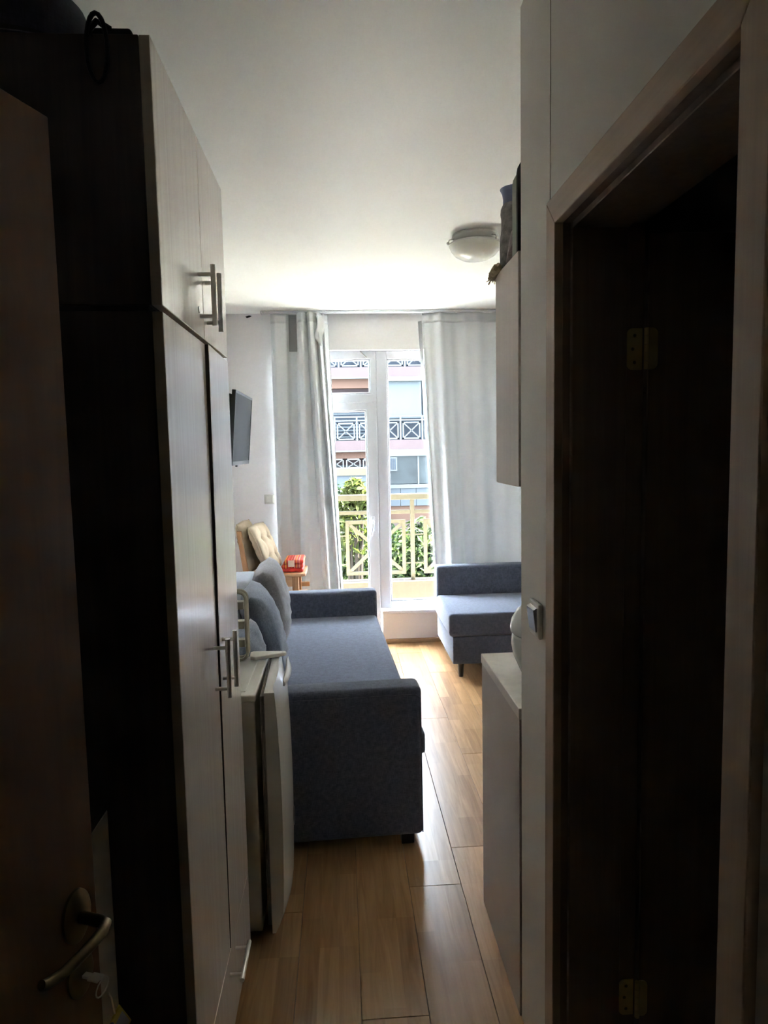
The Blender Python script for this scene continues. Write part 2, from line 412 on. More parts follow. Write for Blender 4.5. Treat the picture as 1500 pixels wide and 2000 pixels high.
# ------------------------------------------------------------------ balcony door and window
FY0, FY1 = YF+.055, YF+.125
gy = (FY0+FY1)/2
win = thing('window_1', 'tall fixed white window right of the balcony door', 'window', (.7, gy, .27), kind='structure')
def frame(name, x0, x1, z0, z1, w, par, mat='pvc', y0=FY0, y1=FY1, gl=True):
    bm = bmesh.new()
    wl, wr, wb, wt = w
    box(bm, x0, x0+wl, y0, y1, z0, z1, .004); box(bm, x1-wr, x1, y0, y1, z0, z1, .004)
    box(bm, x0+wl-.002, x1-wr+.002, y0+.001, y1-.001, z0, z0+wb, .004); box(bm, x0+wl-.002, x1-wr+.002, y0+.001, y1-.001, z1-wt, z1, .004)
    f = mk(name, bm, mat, par)
    if gl:
        bm = bmesh.new(); a, b, c, d = x0+wl, x1-wr, z0+wb, z1-wt; k = .012
        for q in ((a, a+k, c, d), (b-k, b, c, d), (a, b, c, c+k), (a, b, d-k, d)): box(bm, q[0], q[1], y0+.006, y0+.03, q[2], q[3], .003, 1)
        mk('glazing_bead', bm, mat, f)
    mk('glass_pane', B(x0+wl-.005, x1-wr+.005, (y0+y1)/2-.002, (y0+y1)/2+.002, z0+wb-.005, z1-wt+.005), 'glass', par)
    return f
frame('window_frame', .288, 1.10, .270, WT, (.082, .07, .058, .066), win)
win2 = thing('added_window', 'unseen white window behind the wide right curtain, added for more daylight', 'window', (1.54, gy, .27), kind='structure')  # unseen window, added to let more daylight in through the curtain
frame('window_frame', 1.10, WX1, .270, WT, (.07, .07, .058, .066), win2)
dr = thing('door_1', 'white glazed balcony door with transom pane above', 'door', (-.1, gy, .02), kind='structure')
fr = bmesh.new()
box(fr, WX0, WX0+.06, FY0, FY1, .02, WT, .004); box(fr, .240, .288, FY0+.002, FY1-.002, .02, WT, .003)
box(fr, WX0, .288, FY0+.001, FY1-.001, WT-.064, WT, .004); box(fr, WX0, .288, FY0+.001, FY1-.001, 1.915, 1.985, .004); box(fr, WX0, .288, FY0+.001, FY1-.001, .02, .06, .004)
mk('door_frame', fr, 'pvc', dr)
tb = bmesh.new()
for q in ((.228, .240, 1.985, 2.251), (WX0+.06, .24, 1.985, 1.997), (WX0+.06, .24, 2.239, 2.251)): box(tb, q[0], q[1], FY0+.01, FY0+.035, q[2], q[3], .003, 1)
mk('glazing_bead', tb, 'pvc', dr)
mk('transom_pane', B(WX0+.05, .245, gy-.002, gy+.002, 1.98, 2.255), 'glass', dr)
leaf = frame('door_leaf', WX0+.045, .283, .045, 1.918, (.075, .078, .09, .062), dr, y0=FY0-.014, y1=FY0+.052)
hb = bmesh.new()
box(hb, .228, .254, FY0-.022, FY0-.012, .90, 1.02, .004); tube(hb, [(.241, FY0-.02, .985), (.241, FY0-.055, .985), (.237, FY0-.062, .965), (.222, FY0-.062, .87)], [.008, .008, .009, .007])
mk('door_handle', hb, 'pvc', leaf, smooth=True)
mk('transom_lever', T([(.165, FY0-.004, 2.312), (.215, FY0-.006, 2.262)], .004), 'darksteel', dr)

# ------------------------------------------------------------------ curtain rail and curtains
tr = thing('curtain_rail', 'white curtain rail running along the ceiling over the window', 'curtain rail', (.8, 5.28, 2.57))
mk('rail', B(-.56, 2.15, 5.262, 5.312, 2.574, H-.001, bev=.004), 'pvc', tr)
mk('end_cap', B(-.575, -.56, 5.260, 5.314, 2.570, H-.001, bev=.003), 'pvc', tr)
def curtain(name, label, xt, xb, yfun, zt=2.573, zb=.03, nu=160, nv=40, header=.07):
    t = thing(name, label, 'curtain', ((xt(0)+xt(1))/2, 5.29, zb))
    def f(u, v):
        z = zt+(zb-zt)*v
        return (xt(u)*(1-v)+xb(u)*v, yfun(u, v), z)
    mk('drape', thick(grid(f, nu, nv), .002), 'curtain', t, smooth='all')
    def g(u, v):
        x, y, z = f(u, v*header/(zt-zb))
        return (x, y-.004, z)
    mk('heading_tape', thick(grid(g, nu, 3), .002), 'curtain', t, smooth='all')
    return t, f
# left curtain: flat hanging panel, recess, then gathered folds that spread towards the floor
def pl(keys):
    def f(u):
        for (a, b), (c, d) in zip(keys, keys[1:]):
            if u <= c: return b+(d-b)*(u-a)/(c-a)
        return keys[-1][1]
    return f
lt = pl([(0, -.505), (.22, -.375), (.26, -.345), (.34, -.305), (.48, -.235), (.5, -.245), (.7, -.150), (.74, -.17), (1, -.075)])
lb = pl([(0, -.505), (.22, -.40), (.30, -.36), (.45, -.21), (.50, -.15), (.8, -.02), (1, 0.0)])
ly = pl([(0, 5.30), (.05, 5.285), (.20, 5.290), (.23, 5.315), (.33, 5.318), (.35, 5.27), (.41, 5.25), (.49, 5.29), (.51, 5.30), (.56, 5.245), (.62, 5.25), (.70, 5.30), (.73, 5.30), (.79, 5.25), (.86, 5.30), (.90, 5.285), (1, 5.33)])
def lyf(u, v):
    s = sum(ly(min(1, max(0, u+d))) for d in (-.012, -.006, 0, .006, .012))/5
    s = min(5.345, 5.285+(s-5.285)*1.7)
    return s + .012*math.sin(u*17+1)*v + .008*noise.noise((u*9, v*7, 1))*min(1, v*3)
lc, lf = curtain('curtain', 'gathered grey-white curtain left of the balcony door', lt, lb, lyf)
mk('dark_tape', thick(grid(lambda u, v: (lambda p: (p[0], p[1]-.008, p[2]))(lf(.225+.105*u, .001+v*.107)), 8, 3), .002), 'curtaindark', lc)
mk('frayed_fold', thick(grid(lambda u, v: (-.165+.05*u+.012*math.sin(v*5), 5.225+.02*u+.008*math.sin(v*9+u*3), 2.55-.17*v-.06*u*v), 6, 8), .002), 'curtain', lc, smooth='all')
rt = lambda u: .640+1.46*u
rb = lambda u: .745+1.36*u
def ry(u, v):
    a = .020+.020*v
    ph = 2*math.pi*(6.2*u+.25*math.sin(u*8))
    e = max(0, 1-u/.03)
    y = 5.295+a*math.sin(ph)+.35*a*math.sin(2.3*ph+1)+.030*e
    y += -.030*math.exp(-((u-(.10+.06*v))/.03)**2)*max(0, v-.55)*2.0
    return y+.010*noise.noise((u*12, v*6, 4))
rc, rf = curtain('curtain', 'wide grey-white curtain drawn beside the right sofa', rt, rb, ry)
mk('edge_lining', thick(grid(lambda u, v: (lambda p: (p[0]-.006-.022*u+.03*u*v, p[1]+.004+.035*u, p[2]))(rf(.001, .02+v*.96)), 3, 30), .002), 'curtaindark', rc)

# ------------------------------------------------------------------ wardrobe
WY0, WY1, WM_, WF = 1.314, 2.044, 1.7055, -.3212
wd = thing('wardrobe', 'tall dark-sided wardrobe with pale doors and steel bar handles', 'wardrobe', (-.58, 1.68, 0))
WB = -.845
bm = bmesh.new()
box(bm, WB, WF-.0205, WY0, WY0+.018, .0, 1.812, .001, 1); box(bm, WB, WF-.0205, WY1-.018, WY1, .0, 1.812, .001, 1)
box(bm, WB, WF-.024, WY0+.018, WY1-.018, .0, .05); box(bm, WB, WF-.024, WY0+.018, WY1-.018, 1.794, 1.812); box(bm, WB, WB+.01, WY0+.018, WY1-.018, .05, 1.794)
box(bm, WB, WF-.05, WM_-.009, WM_+.009, .26, 1.794)
mk('lower_carcass', bm, 'wenge', wd)
bm = bmesh.new()
box(bm, WB, WF-.0205, WY0, WY0+.018, 1.822, 2.2915, .001, 1); box(bm, WB, WF-.0205, WY1-.018, WY1, 1.822, 2.2915, .001, 1)
box(bm, WB, WF-.024, WY0+.018, WY1-.018, 1.822, 1.84); box(bm, WB, WF-.024, WY0+.018, WY1-.018, 2.274, 2.2915); box(bm, WB, WB+.01, WY0+.018, WY1-.018, 1.84, 2.274)
mk('upper_carcass', bm, 'wenge', wd)
mk('gap_shade', B(WB+.01, WF-.026, WY0+.004, WY1-.004, 1.8118, 1.8222), 'black', wd)  # black strip painting the shade in the gap between the two carcasses
def wdoor(name, y0, y1, z0, z1, hy, hz0, hz1, lock=False, yaw=0, piv=None):
    def tw(b):
        if yaw:
            for v in b.verts: v.co.x += yaw*max(0, y1-v.co.y)*(.25+.75*min(1, max(0, (v.co.z-z0)/(z1-z0))))
        return b
    bm = tw(B(WF-.0195, WF, y0, y1, z0, z1, .0012, 1))
    d = mk(name, bm, 'birch', wd)
    mk('door_edge_band', tw(B(WF-.0193, WF-.0012, y0-.0006, y0+.0005, z0+.001, z1-.001)), 'birchedge' if not yaw else 'wenge', d)  # ajar door's edge is coloured dark to paint the shade in its gap
    hb = bmesh.new(); hx = WF+.034
    tube(hb, [(hx, hy, hz0), (hx, hy, hz1)], .0062, 14)
    for z in (hz0+.022, hz1-.022): tube(hb, [(WF-.001, hy, z), (hx, hy, z)], .0048, 10)
    mk('bar_handle', tw(hb), 'steel', d, smooth=True)
    if lock:
        bm = bmesh.new(); bmesh.ops.create_cone(bm, cap_ends=True, segments=18, radius1=.008, radius2=.007, depth=.003, matrix=Matrix.Translation((WF+.001, hy-.014, hz0+.035)) @ Matrix.Rotation(R(90), 4, 'Y'))
        mk('keyhole_rose', bm, 'steel', d)
    return d
wdoor('upper_door', WY0+.001, WM_-.0022, 1.8215, 2.2915, WM_-.042, 1.845, 1.985, True)
wdoor('upper_door', WM_+.0022, WY1-.001, 1.8215, 2.2915, WM_+.040, 1.845, 1.985)
wdoor('lower_door', WY0+.001, WM_-.0022, .258, 1.8105, WM_-.050, .952, 1.098)
wdoor('lower_door', WM_+.0022, WY1-.001, .258, 1.8105, WM_+.030, .952, 1.098, yaw=.026)
dw = mk('drawer', B(WF-.0195, WF, WY0+.001, WY1-.001, .03, .2535, .0012, 1), 'birch', wd)
hb = bmesh.new(); hx = WF+.034
tube(hb, [(hx, 1.66, .205), (hx, 1.80, .205)], .0062, 14)
for y in (1.682, 1.778): tube(hb, [(WF-.001, y, .205), (hx, y, .205)], .0048, 10)
mk('bar_handle', hb, 'steel', dw, smooth=True)

# shoe cabinet between entrance door and wardrobe
sc = thing('shoe_cabinet', 'low white-fronted cabinet with dark top between entrance door and wardrobe', 'cabinet', (-.66, 1.19, 0))
mk('body', B(-.845, -.489, 1.07, 1.308, 0, .864, .001, 1), 'wenge', sc)
mk('front_panel', B(-.4885, -.471, 1.07, 1.308, .02, .862, .001, 1), 'shoewhite', sc)
mk('top_board', B(-.845, -.470, 1.066, 1.310, .8645, .884, .0015, 1), 'wenge', sc)

# hat and bag on the wardrobe
ht = thing('hat', 'navy felt brimmed hat lying on top of the wardrobe', 'hat', (-.60, 1.47, 2.2915))
def hatz(r, a): return .012+.018*(r/.2)**2*math.cos(2*a)
bm = lathe([(0, .002), (.10, .001), (.158, .001), (.161, .004), (.158, .008), (.10, .010), (.0, .012)], (-.60, 1.475, 2.2925), 40)
for v in bm.verts:
    dx, dy = v.co.x+.60, v.co.y-1.475; a = math.atan2(dy, dx); rr = math.hypot(dx, dy)
    v.co.z += .006*(rr/.16)**3*(1+math.cos(2*a))
mk('brim', bm, 'hat', ht, smooth=True)
bm = lathe([(.132, .006), (.131, .03), (.124, .095), (.112, .128), (.085, .140), (.04, .130), (0, .122)], (-.60, 1.475, 2.2925), 40)
mk('crown', bm, 'hat', ht, smooth=True)
mk('hat_band', lathe([(.1335, .007), (.1325, .030), (.1308, .030), (.1308, .007)], (-.60, 1.475, 2.2925), 40), 'bag', ht, smooth=True)
bg_ = thing('bag', 'flat black bag with hanging loop strap on the wardrobe edge', 'bag', (-.43, 1.40, 2.2915))
def bagf(bm):
    for v in bm.verts: v.co.z += .006*noise.noise(v.co*9)*(1 if v.co.z > 2.30 else 0)
    return bm
bm = B(-.430, -.356, 1.325, 1.60, 2.2925, 2.308, .006, 3)
mk('bag_body', bagf(bm), 'bag', bg_, smooth=True)
def loop(c, w, h, n=22, y=1.306, yb=0):
    return [(c[0]+w*math.sin(2*math.pi*k/n), y+yb*math.cos(2*math.pi*k/n), c[1]+h*math.cos(2*math.pi*k/n)) for k in range(n)]
mk('hanging_strap', T(loop((-.411, 2.263), .018, .058), .0042, 8, closed=True), 'bag', bg_, smooth=True)
mk('strap_loop', T([(-.425, 1.312, 2.285), (-.424, 1.312, 2.298), (-.412, 1.314, 2.312), (-.402, 1.318, 2.308), (-.392, 1.326, 2.305)], .0055, 8), 'bag', bg_, smooth=True)

# ------------------------------------------------------------------ entrance door (open)
HX, HY = -.667, .277
ed = thing('entrance_door', 'open brown wooden entrance door with bronze lever handle', 'door', (HX, HY, .008), math.atan2(.752, .272))
DWD = .7997
leafd = mk('door_leaf', B(0, DWD, 0, .04, 0, 2.012, .002, 1), 'doorwood', ed, local=True)
LZ = .862
ro = lathe([(0, .0), (.028, .0), (.028, .004), (.023, .008), (.012, .010), (.0, .010)], n=28)
bmesh.ops.scale(ro, vec=(1, 1.45, 1), verts=ro.verts)
bmesh.ops.transform(ro, matrix=Matrix.Translation((DWD-.045, 0, LZ)) @ Matrix.Rotation(R(90), 4, 'X'), verts=ro.verts)
hd = mk('handle_rose', ro, 'bronze', ed, smooth=True, local=True)
pts = [(DWD-.045, -.008, LZ), (DWD-.045, -.042, LZ), (DWD-.049, -.056, LZ+.001), (DWD-.064, -.063, LZ+.001), (DWD-.10, -.062, LZ-.004), (DWD-.135, -.056, LZ-.009), (DWD-.158, -.052, LZ-.006), (DWD-.168, -.052, LZ)]
mk('lever', T(pts, [.0085, .0085, .0085, .008, .0075, .0072, .007, .006], 14), 'bronze', ed, smooth=True, local=True)
lk = lathe([(0, 0), (.026, 0), (.026, .004), (.020, .008), (0, .008)], n=28); bmesh.ops.scale(lk, vec=(1, 1.35, 1), verts=lk.verts)
bmesh.ops.transform(lk, matrix=Matrix.Translation((DWD-.045, 0, LZ-.092)) @ Matrix.Rotation(R(90), 4, 'X'), verts=lk.verts)
mk('lock_rose', lk, 'bronze', ed, smooth=True, local=True)
# keys hanging from the lock
dm = Matrix.Translation((HX, HY, .008)) @ Matrix.Rotation(math.atan2(.752, .272), 4, 'Z')
kx, kz = DWD-.045, LZ-.092
kr = thing('key_ring', 'bunch of keys with a yellow tag hanging in the entrance door lock', 'keys', dm @ Vector((kx, -.012, kz-.12)))
def dl(bm): bmesh.ops.transform(bm, matrix=dm, verts=bm.verts); return bm
mk('key', dl(box(B(kx-.0045, kx+.0045, -.020, -.0085, kz-.002, kz+.002), kx-.008, kx+.008, -.038, -.020, kz-.0013, kz+.0013, .0005)), 'steel', kr)
mk('split_ring', dl(T([(kx+.014*math.sin(t*.4189), -.040-.002*math.cos(t*.4189), kz-.012+.014*math.cos(t*.4189)) for t in range(15)], .0012, 6, closed=True)), 'steel', kr, smooth=True)
mk('small_chain', dl(T([(kx+.004, -.046, kz-.025), (kx+.009, -.047, kz-.034), (kx+.013, -.048, kz-.064)], .0016, 6)), 'steel', kr)
tg = bmesh.new(); box(tg, -.0125, .0125, -.0018, .0018, -.052, 0, .0016, 2)
tp = bmesh.new(); box(tp, -.009, .009, -.0024, -.0017, -.046, -.013)
TM = dm @ Matrix.Translation((kx+.013, -.048, kz-.064)) @ Matrix.Rotation(R(-28), 4, 'Y')
bmesh.ops.transform(tg, matrix=TM, verts=tg.verts); bmesh.ops.transform(tp, matrix=TM, verts=tp.verts)
ky = mk('yellow_tag', tg, 'yellow', kr); mk('tag_paper', tp, 'paper', ky)
fb = bmesh.new(); box(fb, -.011, .011, -.004, .004, -.045, 0, .0038, 3)
bmesh.ops.transform(fb, matrix=dm @ Matrix.Translation((kx-.006, -.052, kz-.066)) @ Matrix.Rotation(R(10), 4, 'Y'), verts=fb.verts)
mk('black_fob', fb, 'tvblack', kr, smooth=True)

# ------------------------------------------------------------------ bathroom door and frame
bd = thing('door_2', 'dark veneered bathroom doorway with door standing open inside', 'door', (XR, 1.08, 0), kind='structure')
CF = XR-.015
YA, ZA = 1.4555, 2.051
YB, ZB = 1.399, 1.995
YN0, YN1 = .698, .754
def mitre(name, outline, x0, x1, mat):
    return mk(name, prism(outline, 'X', x0, x1, .002), mat, bd)
mitre('casing', [(YB, 0), (YA, 0), (YA, ZA-.0006), (YB, ZB-.0006)], CF, XR+.004, 'casing')
mitre('casing', [(YN0, 0), (YN1, 0), (YN1, ZB-.0006), (YN0, ZA-.0006)], CF, XR+.004, 'casing')
mitre('head_casing', [(YB, ZB), (YA, ZA), (YN0, ZA), (YN1, ZB)], CF, XR+.004, 'casingh')
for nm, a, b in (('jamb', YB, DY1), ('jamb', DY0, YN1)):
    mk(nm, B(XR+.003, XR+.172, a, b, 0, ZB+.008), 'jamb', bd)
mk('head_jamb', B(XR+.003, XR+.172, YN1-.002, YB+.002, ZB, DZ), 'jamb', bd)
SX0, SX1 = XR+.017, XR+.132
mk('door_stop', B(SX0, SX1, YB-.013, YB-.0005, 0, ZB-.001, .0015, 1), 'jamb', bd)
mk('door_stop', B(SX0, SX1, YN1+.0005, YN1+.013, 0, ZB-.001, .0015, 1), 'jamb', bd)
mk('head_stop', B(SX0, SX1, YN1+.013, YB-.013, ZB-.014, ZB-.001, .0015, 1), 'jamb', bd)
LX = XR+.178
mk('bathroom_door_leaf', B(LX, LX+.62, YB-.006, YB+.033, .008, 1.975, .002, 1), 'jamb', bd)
for z in (1.744, .318):
    h = bmesh.new()
    # jamb plate (rounded outer corners), leaf plate and knuckle
    n = 8; pl_ = []
    def plate(x0, x1, y0, y1, zc, out):
        bm2 = prism([(x0, zc-.042), (x1, zc-.042), (x1, zc+.042), (x0, zc+.042)], 'Y', y0, y1)
        es = [e for e in bm2.edges if abs(e.verts[0].co.y-e.verts[1].co.y) > .0005 and all(abs(v.co.x-out) < 1e-5 for v in e.verts)]
        bmesh.ops.bevel(bm2, geom=es, offset=.012, segments=5, profile=.5, affect='EDGES'); return bm2
    hg = mk('hinge', plate(XR+.136, XR+.168, YB-.0025, YB-.0003, z, XR+.136), 'brass', bd)
    mk('hinge_leaf', plate(LX+.001, LX+.02, YB-.0088, YB-.0062, z, LX+.02), 'brass', hg)
    k = bmesh.new()
    for q in range(5): tube(k, [(LX-.004, YB-.0100, z-.042+q*.0168), (LX-.004, YB-.0100, z-.042+q*.0168+.0160)], .0055, 12)
    mk('knuckle', k, 'brass', hg, smooth=True)
    sc_ = bmesh.new()
    for dz, dx in ((.027, .012), (0, .008), (-.027, .012)):
        bmesh.ops.create_cone(sc_, cap_ends=True, segments=10, radius1=.0035, radius2=.003, depth=.001, matrix=Matrix.Translation((XR+.140+dx, YB-.0030, z+dz)) @ Matrix.Rotation(R(90), 4, 'X'))
    mk('screw', sc_, 'bronze', hg)

# light switch on the hallway wall
sw = thing('light_switch', 'white light switch with glossy rocker on the hallway wall', 'switch', (XR, 1.585, 1.105))
mk('switch_frame', B(XR-.012, XR-.0005, 1.520, 1.600, 1.106, 1.188, .004, 3), 'switch', sw, smooth=True)
bm = prism([(XR-.021, 1.172), (XR-.0125, 1.177), (XR-.0115, 1.177), (XR-.0115, 1.122), (XR-.015, 1.120)], 'Y', 1.532, 1.588, .001)
mk('rocker', bm, 'rocker', sw)
# socket / thermostat on the far wall
s2 = thing('wall_switch', 'cream switch plate on the far wall beside the left curtain', 'switch', (-.564, YF, 1.14))
mk('plate', B(-.605, -.525, YF-.012, YF-.0005, 1.143, 1.216, .006, 3), 'switch', s2, smooth=True)
mk('rocker', B(-.592, -.538, YF-.018, YF-.0115, 1.155, 1.204, .003, 2), 'switch', s2)
tag(mk('plaster_hole', prism([(-.700, 2.572), (-.672, 2.580), (-.652, 2.576), (-.668, 2.566), (-.690, 2.560)], 'Y', YF-.004, YF-.0004), 'black'), 'small dark hole in the plaster where far wall meets ceiling', 'hole')

# ------------------------------------------------------------------ television
tv = thing('television', 'flat black television on a bracket on the left wall', 'television', (-.64, 4.55, 1.46))
TT = Matrix.Translation((-.640, 4.55, 1.695)) @ Matrix.Rotation(R(5), 4, 'Y') @ Matrix.Rotation(R(-.5), 4, 'Z')
def tl(bm): bmesh.ops.transform(bm, matrix=TT, verts=bm.verts); return bm
def bx(*a, **k): return tl(B(*a, **k))
bz = bmesh.new()
for q in ((-.355, .355, .212, .228), (-.355, .355, -.228, -.203), (-.355, -.341, -.228, .228), (.341, .355, -.228, .228)): box(bz, -.018, .006, q[0], q[1], q[2], q[3], .002, 1)
mk('bezel', tl(bz), 'tvblack', tv)
mk('screen', bx(-.010, .002, -.345, .345, -.206, .214), 'screen', tv)
mk('back_shell', bx(-.055, -.018, -.33, .33, -.19, .205, bev=.012), 'tvblack', tv)
mk('sensor_bump', bx(-.012, .004, -.14, -.07, -.240, -.227, bev=.003), 'tvblack', tv)
br = bmesh.new(); box(br, -.848, -.83, 4.45, 4.65, 1.60, 1.80, .003); box(br, -.83, -.69, 4.53, 4.57, 1.675, 1.715, .003)
mk('wall_bracket', br, 'tvblack', tv)

# ------------------------------------------------------------------ fridge
FX0, FX1, FYa, FYb, FZ = -.800, -.288, 2.085, 2.498, .800
fg = thing('fridge', 'small off-white fridge with curved door beside the wardrobe', 'fridge', (-.5, 2.3, 0))
mk('body', B(FX0, FX1, FYa, FYb, .022, FZ-.022, .006, 3), 'fridgeside', fg, smooth=True)
tp_ = B(FX0, FX1+.004, FYa-.002, FYb+.002, FZ-.022, FZ, .006, 3)
box(tp_, FX0+.05, FX1-.030, FYa+.03, FYb-.03, FZ-.001, FZ+.003, .002, 2)
mk('top_panel', tp_, 'fridge', fg, smooth=True)
for x in (FX0+.05, FX1-.05):
    for y in (FYa+.05, FYb-.05): mk('foot', lathe([(0, 0), (.016, 0), (.016, .022), (0, .022)], (x, y, 0), 14), 'tvblack', fg)
dh = Matrix.Translation((FX1+.004, FYb-.01, 0)) @ Matrix.Rotation(R(1.6), 4, 'Z')
def fl_(bm): bmesh.ops.transform(bm, matrix=dh, verts=bm.verts); return bm
L_ = FYb-FYa-.02
gk = bmesh.new(); 
for k in range(3): box(gk, .001+k*.0045, .0045+k*.0045, -L_, -.002, .035, FZ-.008, .001, 1)
mk('gasket', fl_(gk), 'gasket', fg)
# door: side profile bulges forward; front also bows across its width
def door_bm():
    bm = bmesh.new(); nz, ny = 26, 14; z0, z1 = .012, FZ+.004
    F, Bk = [], []
    for a in range(nz+1):
        t = a/nz; z = z0+(z1-z0)*t
        fr, bk = [], []
        for c in range(ny+1):
            s = c/ny; y = -L_-.008+(L_+.010)*s
            bow = .024*(1-(2*s-1)**2)
            edge = .046
            side = .018*math.sin(math.pi*min(1, t*1.02))**.6 - .03*max(0, (.10-t)/.10)**1.6
            x = edge+bow+side*.7
            if t > .93: x -= (.024*(1-(2*s-1)**4))*((t-.93)/.07)**.8
            fr.append(bm.verts.new((x, y, z))); bk.append(bm.verts.new((.0145, y, z)))
        F.append(fr); Bk.append(bk)
    for a in range(nz):
        for c in range(ny):
            bm.faces.new((F[a][c], F[a][c+1], F[a+1][c+1], F[a+1][c])); bm.faces.new((Bk[a][c], Bk[a+1][c], Bk[a+1][c+1], Bk[a][c+1]))
        bm.faces.new((F[a][0], F[a+1][0], Bk[a+1][0], Bk[a][0])); bm.faces.new((F[a][ny], Bk[a][ny], Bk[a+1][ny], F[a+1][ny]))
    for c in range(ny):
        bm.faces.new((F[0][c], Bk[0][c], Bk[0][c+1], F[0][c+1])); bm.faces.new((F[nz][c], F[nz][c+1], Bk[nz][c+1], Bk[nz][c]))
    bmesh.ops.recalc_face_normals(bm, faces=bm.faces); return bm
fd = mk('fridge_door', fl_(door_bm()), 'fridge', fg, smooth=True)
gr = grid(lambda u, v: (.064+.024*(1-(2*(.1+.8*u)-1)**2)-.018*math.sin(math.pi*u)**.5*(1-abs(2*v-1)), -L_+.06+(L_-.12)*u, FZ+.0045+.014*math.sin(math.pi*v)-.004), 16, 6)
mk('grip_lip', fl_(thick(gr, .003)), 'fridge', fd, smooth='all')
bdg = lathe([(0, .004), (.020, .003), (.024, 0), (0, 0)], n=24); bmesh.ops.scale(bdg, vec=(1.4, 1, 1), verts=bdg.verts)
bmesh.ops.transform(bdg, matrix=Matrix.Translation((.0865, -.265, .33)) @ Matrix.Rotation(R(90), 4, 'Y'), verts=bdg.verts)
mk('dark_badge', fl_(bdg), 'tvblack', fd, smooth=True)
# lid on the fridge top and plastic rack
bm = prism([(-.345, 2.432), (-.328, 2.420), (-.225, 2.462), (-.218, 2.474), (-.225, 2.484), (-.340, 2.494), (-.350, 2.485)], 'Z', FZ+.006, FZ+.020, .003)
tag(mk('wedge_tray', bm, 'white'), 'thin wedge-shaped white plastic tray lying on the fridge', 'tray')
rk = thing('plastic_rack', 'cream plastic rack with rounded frame standing on the fridge', 'rack', (-.44, 2.44, FZ+.004))
RX0, RX1, RZ0, RZ1 = -.56, -.352, FZ+.010, 1.055
def rrect(x0, x1, z0, z1, r, y, n=5):
    P = []
    for cx, cz, a0 in ((x1-r, z1-r, 0), (x0+r, z1-r, 90), (x0+r, z0+r, 180), (x1-r, z0+r, 270)):
        for k in range(n+1):
            a = R(a0+90*k/n); P.append((cx+r*math.cos(a), y, cz+r*math.sin(a)))
    return P
bm = bmesh.new(); tube(bm, rrect(RX0, RX1, RZ0, RZ1, .026, 2.425), .0065, 8, closed=True)
mk('front_frame', bm, 'beigeplastic', rk, smooth=True)
mk('back_frame', T(rrect(RX0, RX1, RZ0, RZ1, .026, 2.465), .0045, 8, closed=True), 'beigeplastic', rk, smooth=True)
for z in (.868, .935, 1.005): mk('slat', B(RX0+.002, RX1-.008, 2.428, 2.462, z-.014, z+.014, .003), 'beigeplastic', rk)

# ------------------------------------------------------------------ left sofa (slightly turned)
SR = R(2.4)
so = thing('sofa', 'long dark grey sofa with low arms along the left wall', 'sofa', (.285, 2.545, 0), SR)
SL, SDp = 1.955, .93
def soft(bm, amp=.004, sc=4):
    for v in bm.verts: v.co += Vector((noise.noise(v.co*sc), noise.noise(v.co*sc+Vector((9, 0, 0))), noise.noise(v.co*sc+Vector((0, 9, 0)))))*amp
    return bm
def sbox(x0, x1, y0, y1, z0, z1, bev, n=6):
    bm = B(x0, x1, y0, y1, z0, z1, bev, 4)
    return bm
def armprof(y0, y1):
    return B(-SDp, 0, y0, y1, .045, .640, .022, 4)
mk('near_arm', armprof(0, .125), 'sofa', so, smooth=True, local=True)
mk('far_arm', armprof(SL-.115, SL), 'sofa', so, smooth=True, local=True)
def seam(x0, x1, y, z): return T([(x0, y, z), (x1, y, z)], .0022, 6)
mk('piping', T([(-SDp+.02, -.001, .610), (-.025, -.001, .612), (-.006, -.001, .598), (-.004, -.001, .06)], .0022, 6), 'sofa', so, local=True)
mk('base', B(-SDp, -.012, .126, SL-.116, .06, .275, .01, 2), 'sofa', so, smooth=True, local=True)
mk('seat_cushion', B(-SDp+.17, -.004, .127, SL-.117, .278, .482, .022, 4), 'seatfab', so, smooth=True, local=True)
mk('backrest', B(-SDp+.0, -SDp+.17, .127, SL-.117, .276, .80, .03, 4), 'backfab', so, smooth=True, local=True)
mk('pull_loop', B(-.008, .016, .03, .11, .36, .445, .012, 4), 'sofa', so, smooth=True, local=True)
mk('pull_front', B(-.011, .004, .135, SL-.125, .07, .268, .008, 3), 'sofa', so, smooth=True, local=True)
for x, y in ((-.06, .05), (-SDp+.06, .05), (-.06, SL-.06), (-SDp+.06, SL-.06)):
    mk('foot', B(x-.025, x+.025, y-.025, y+.025, 0, .046, .003), 'tvblack', so, local=True)

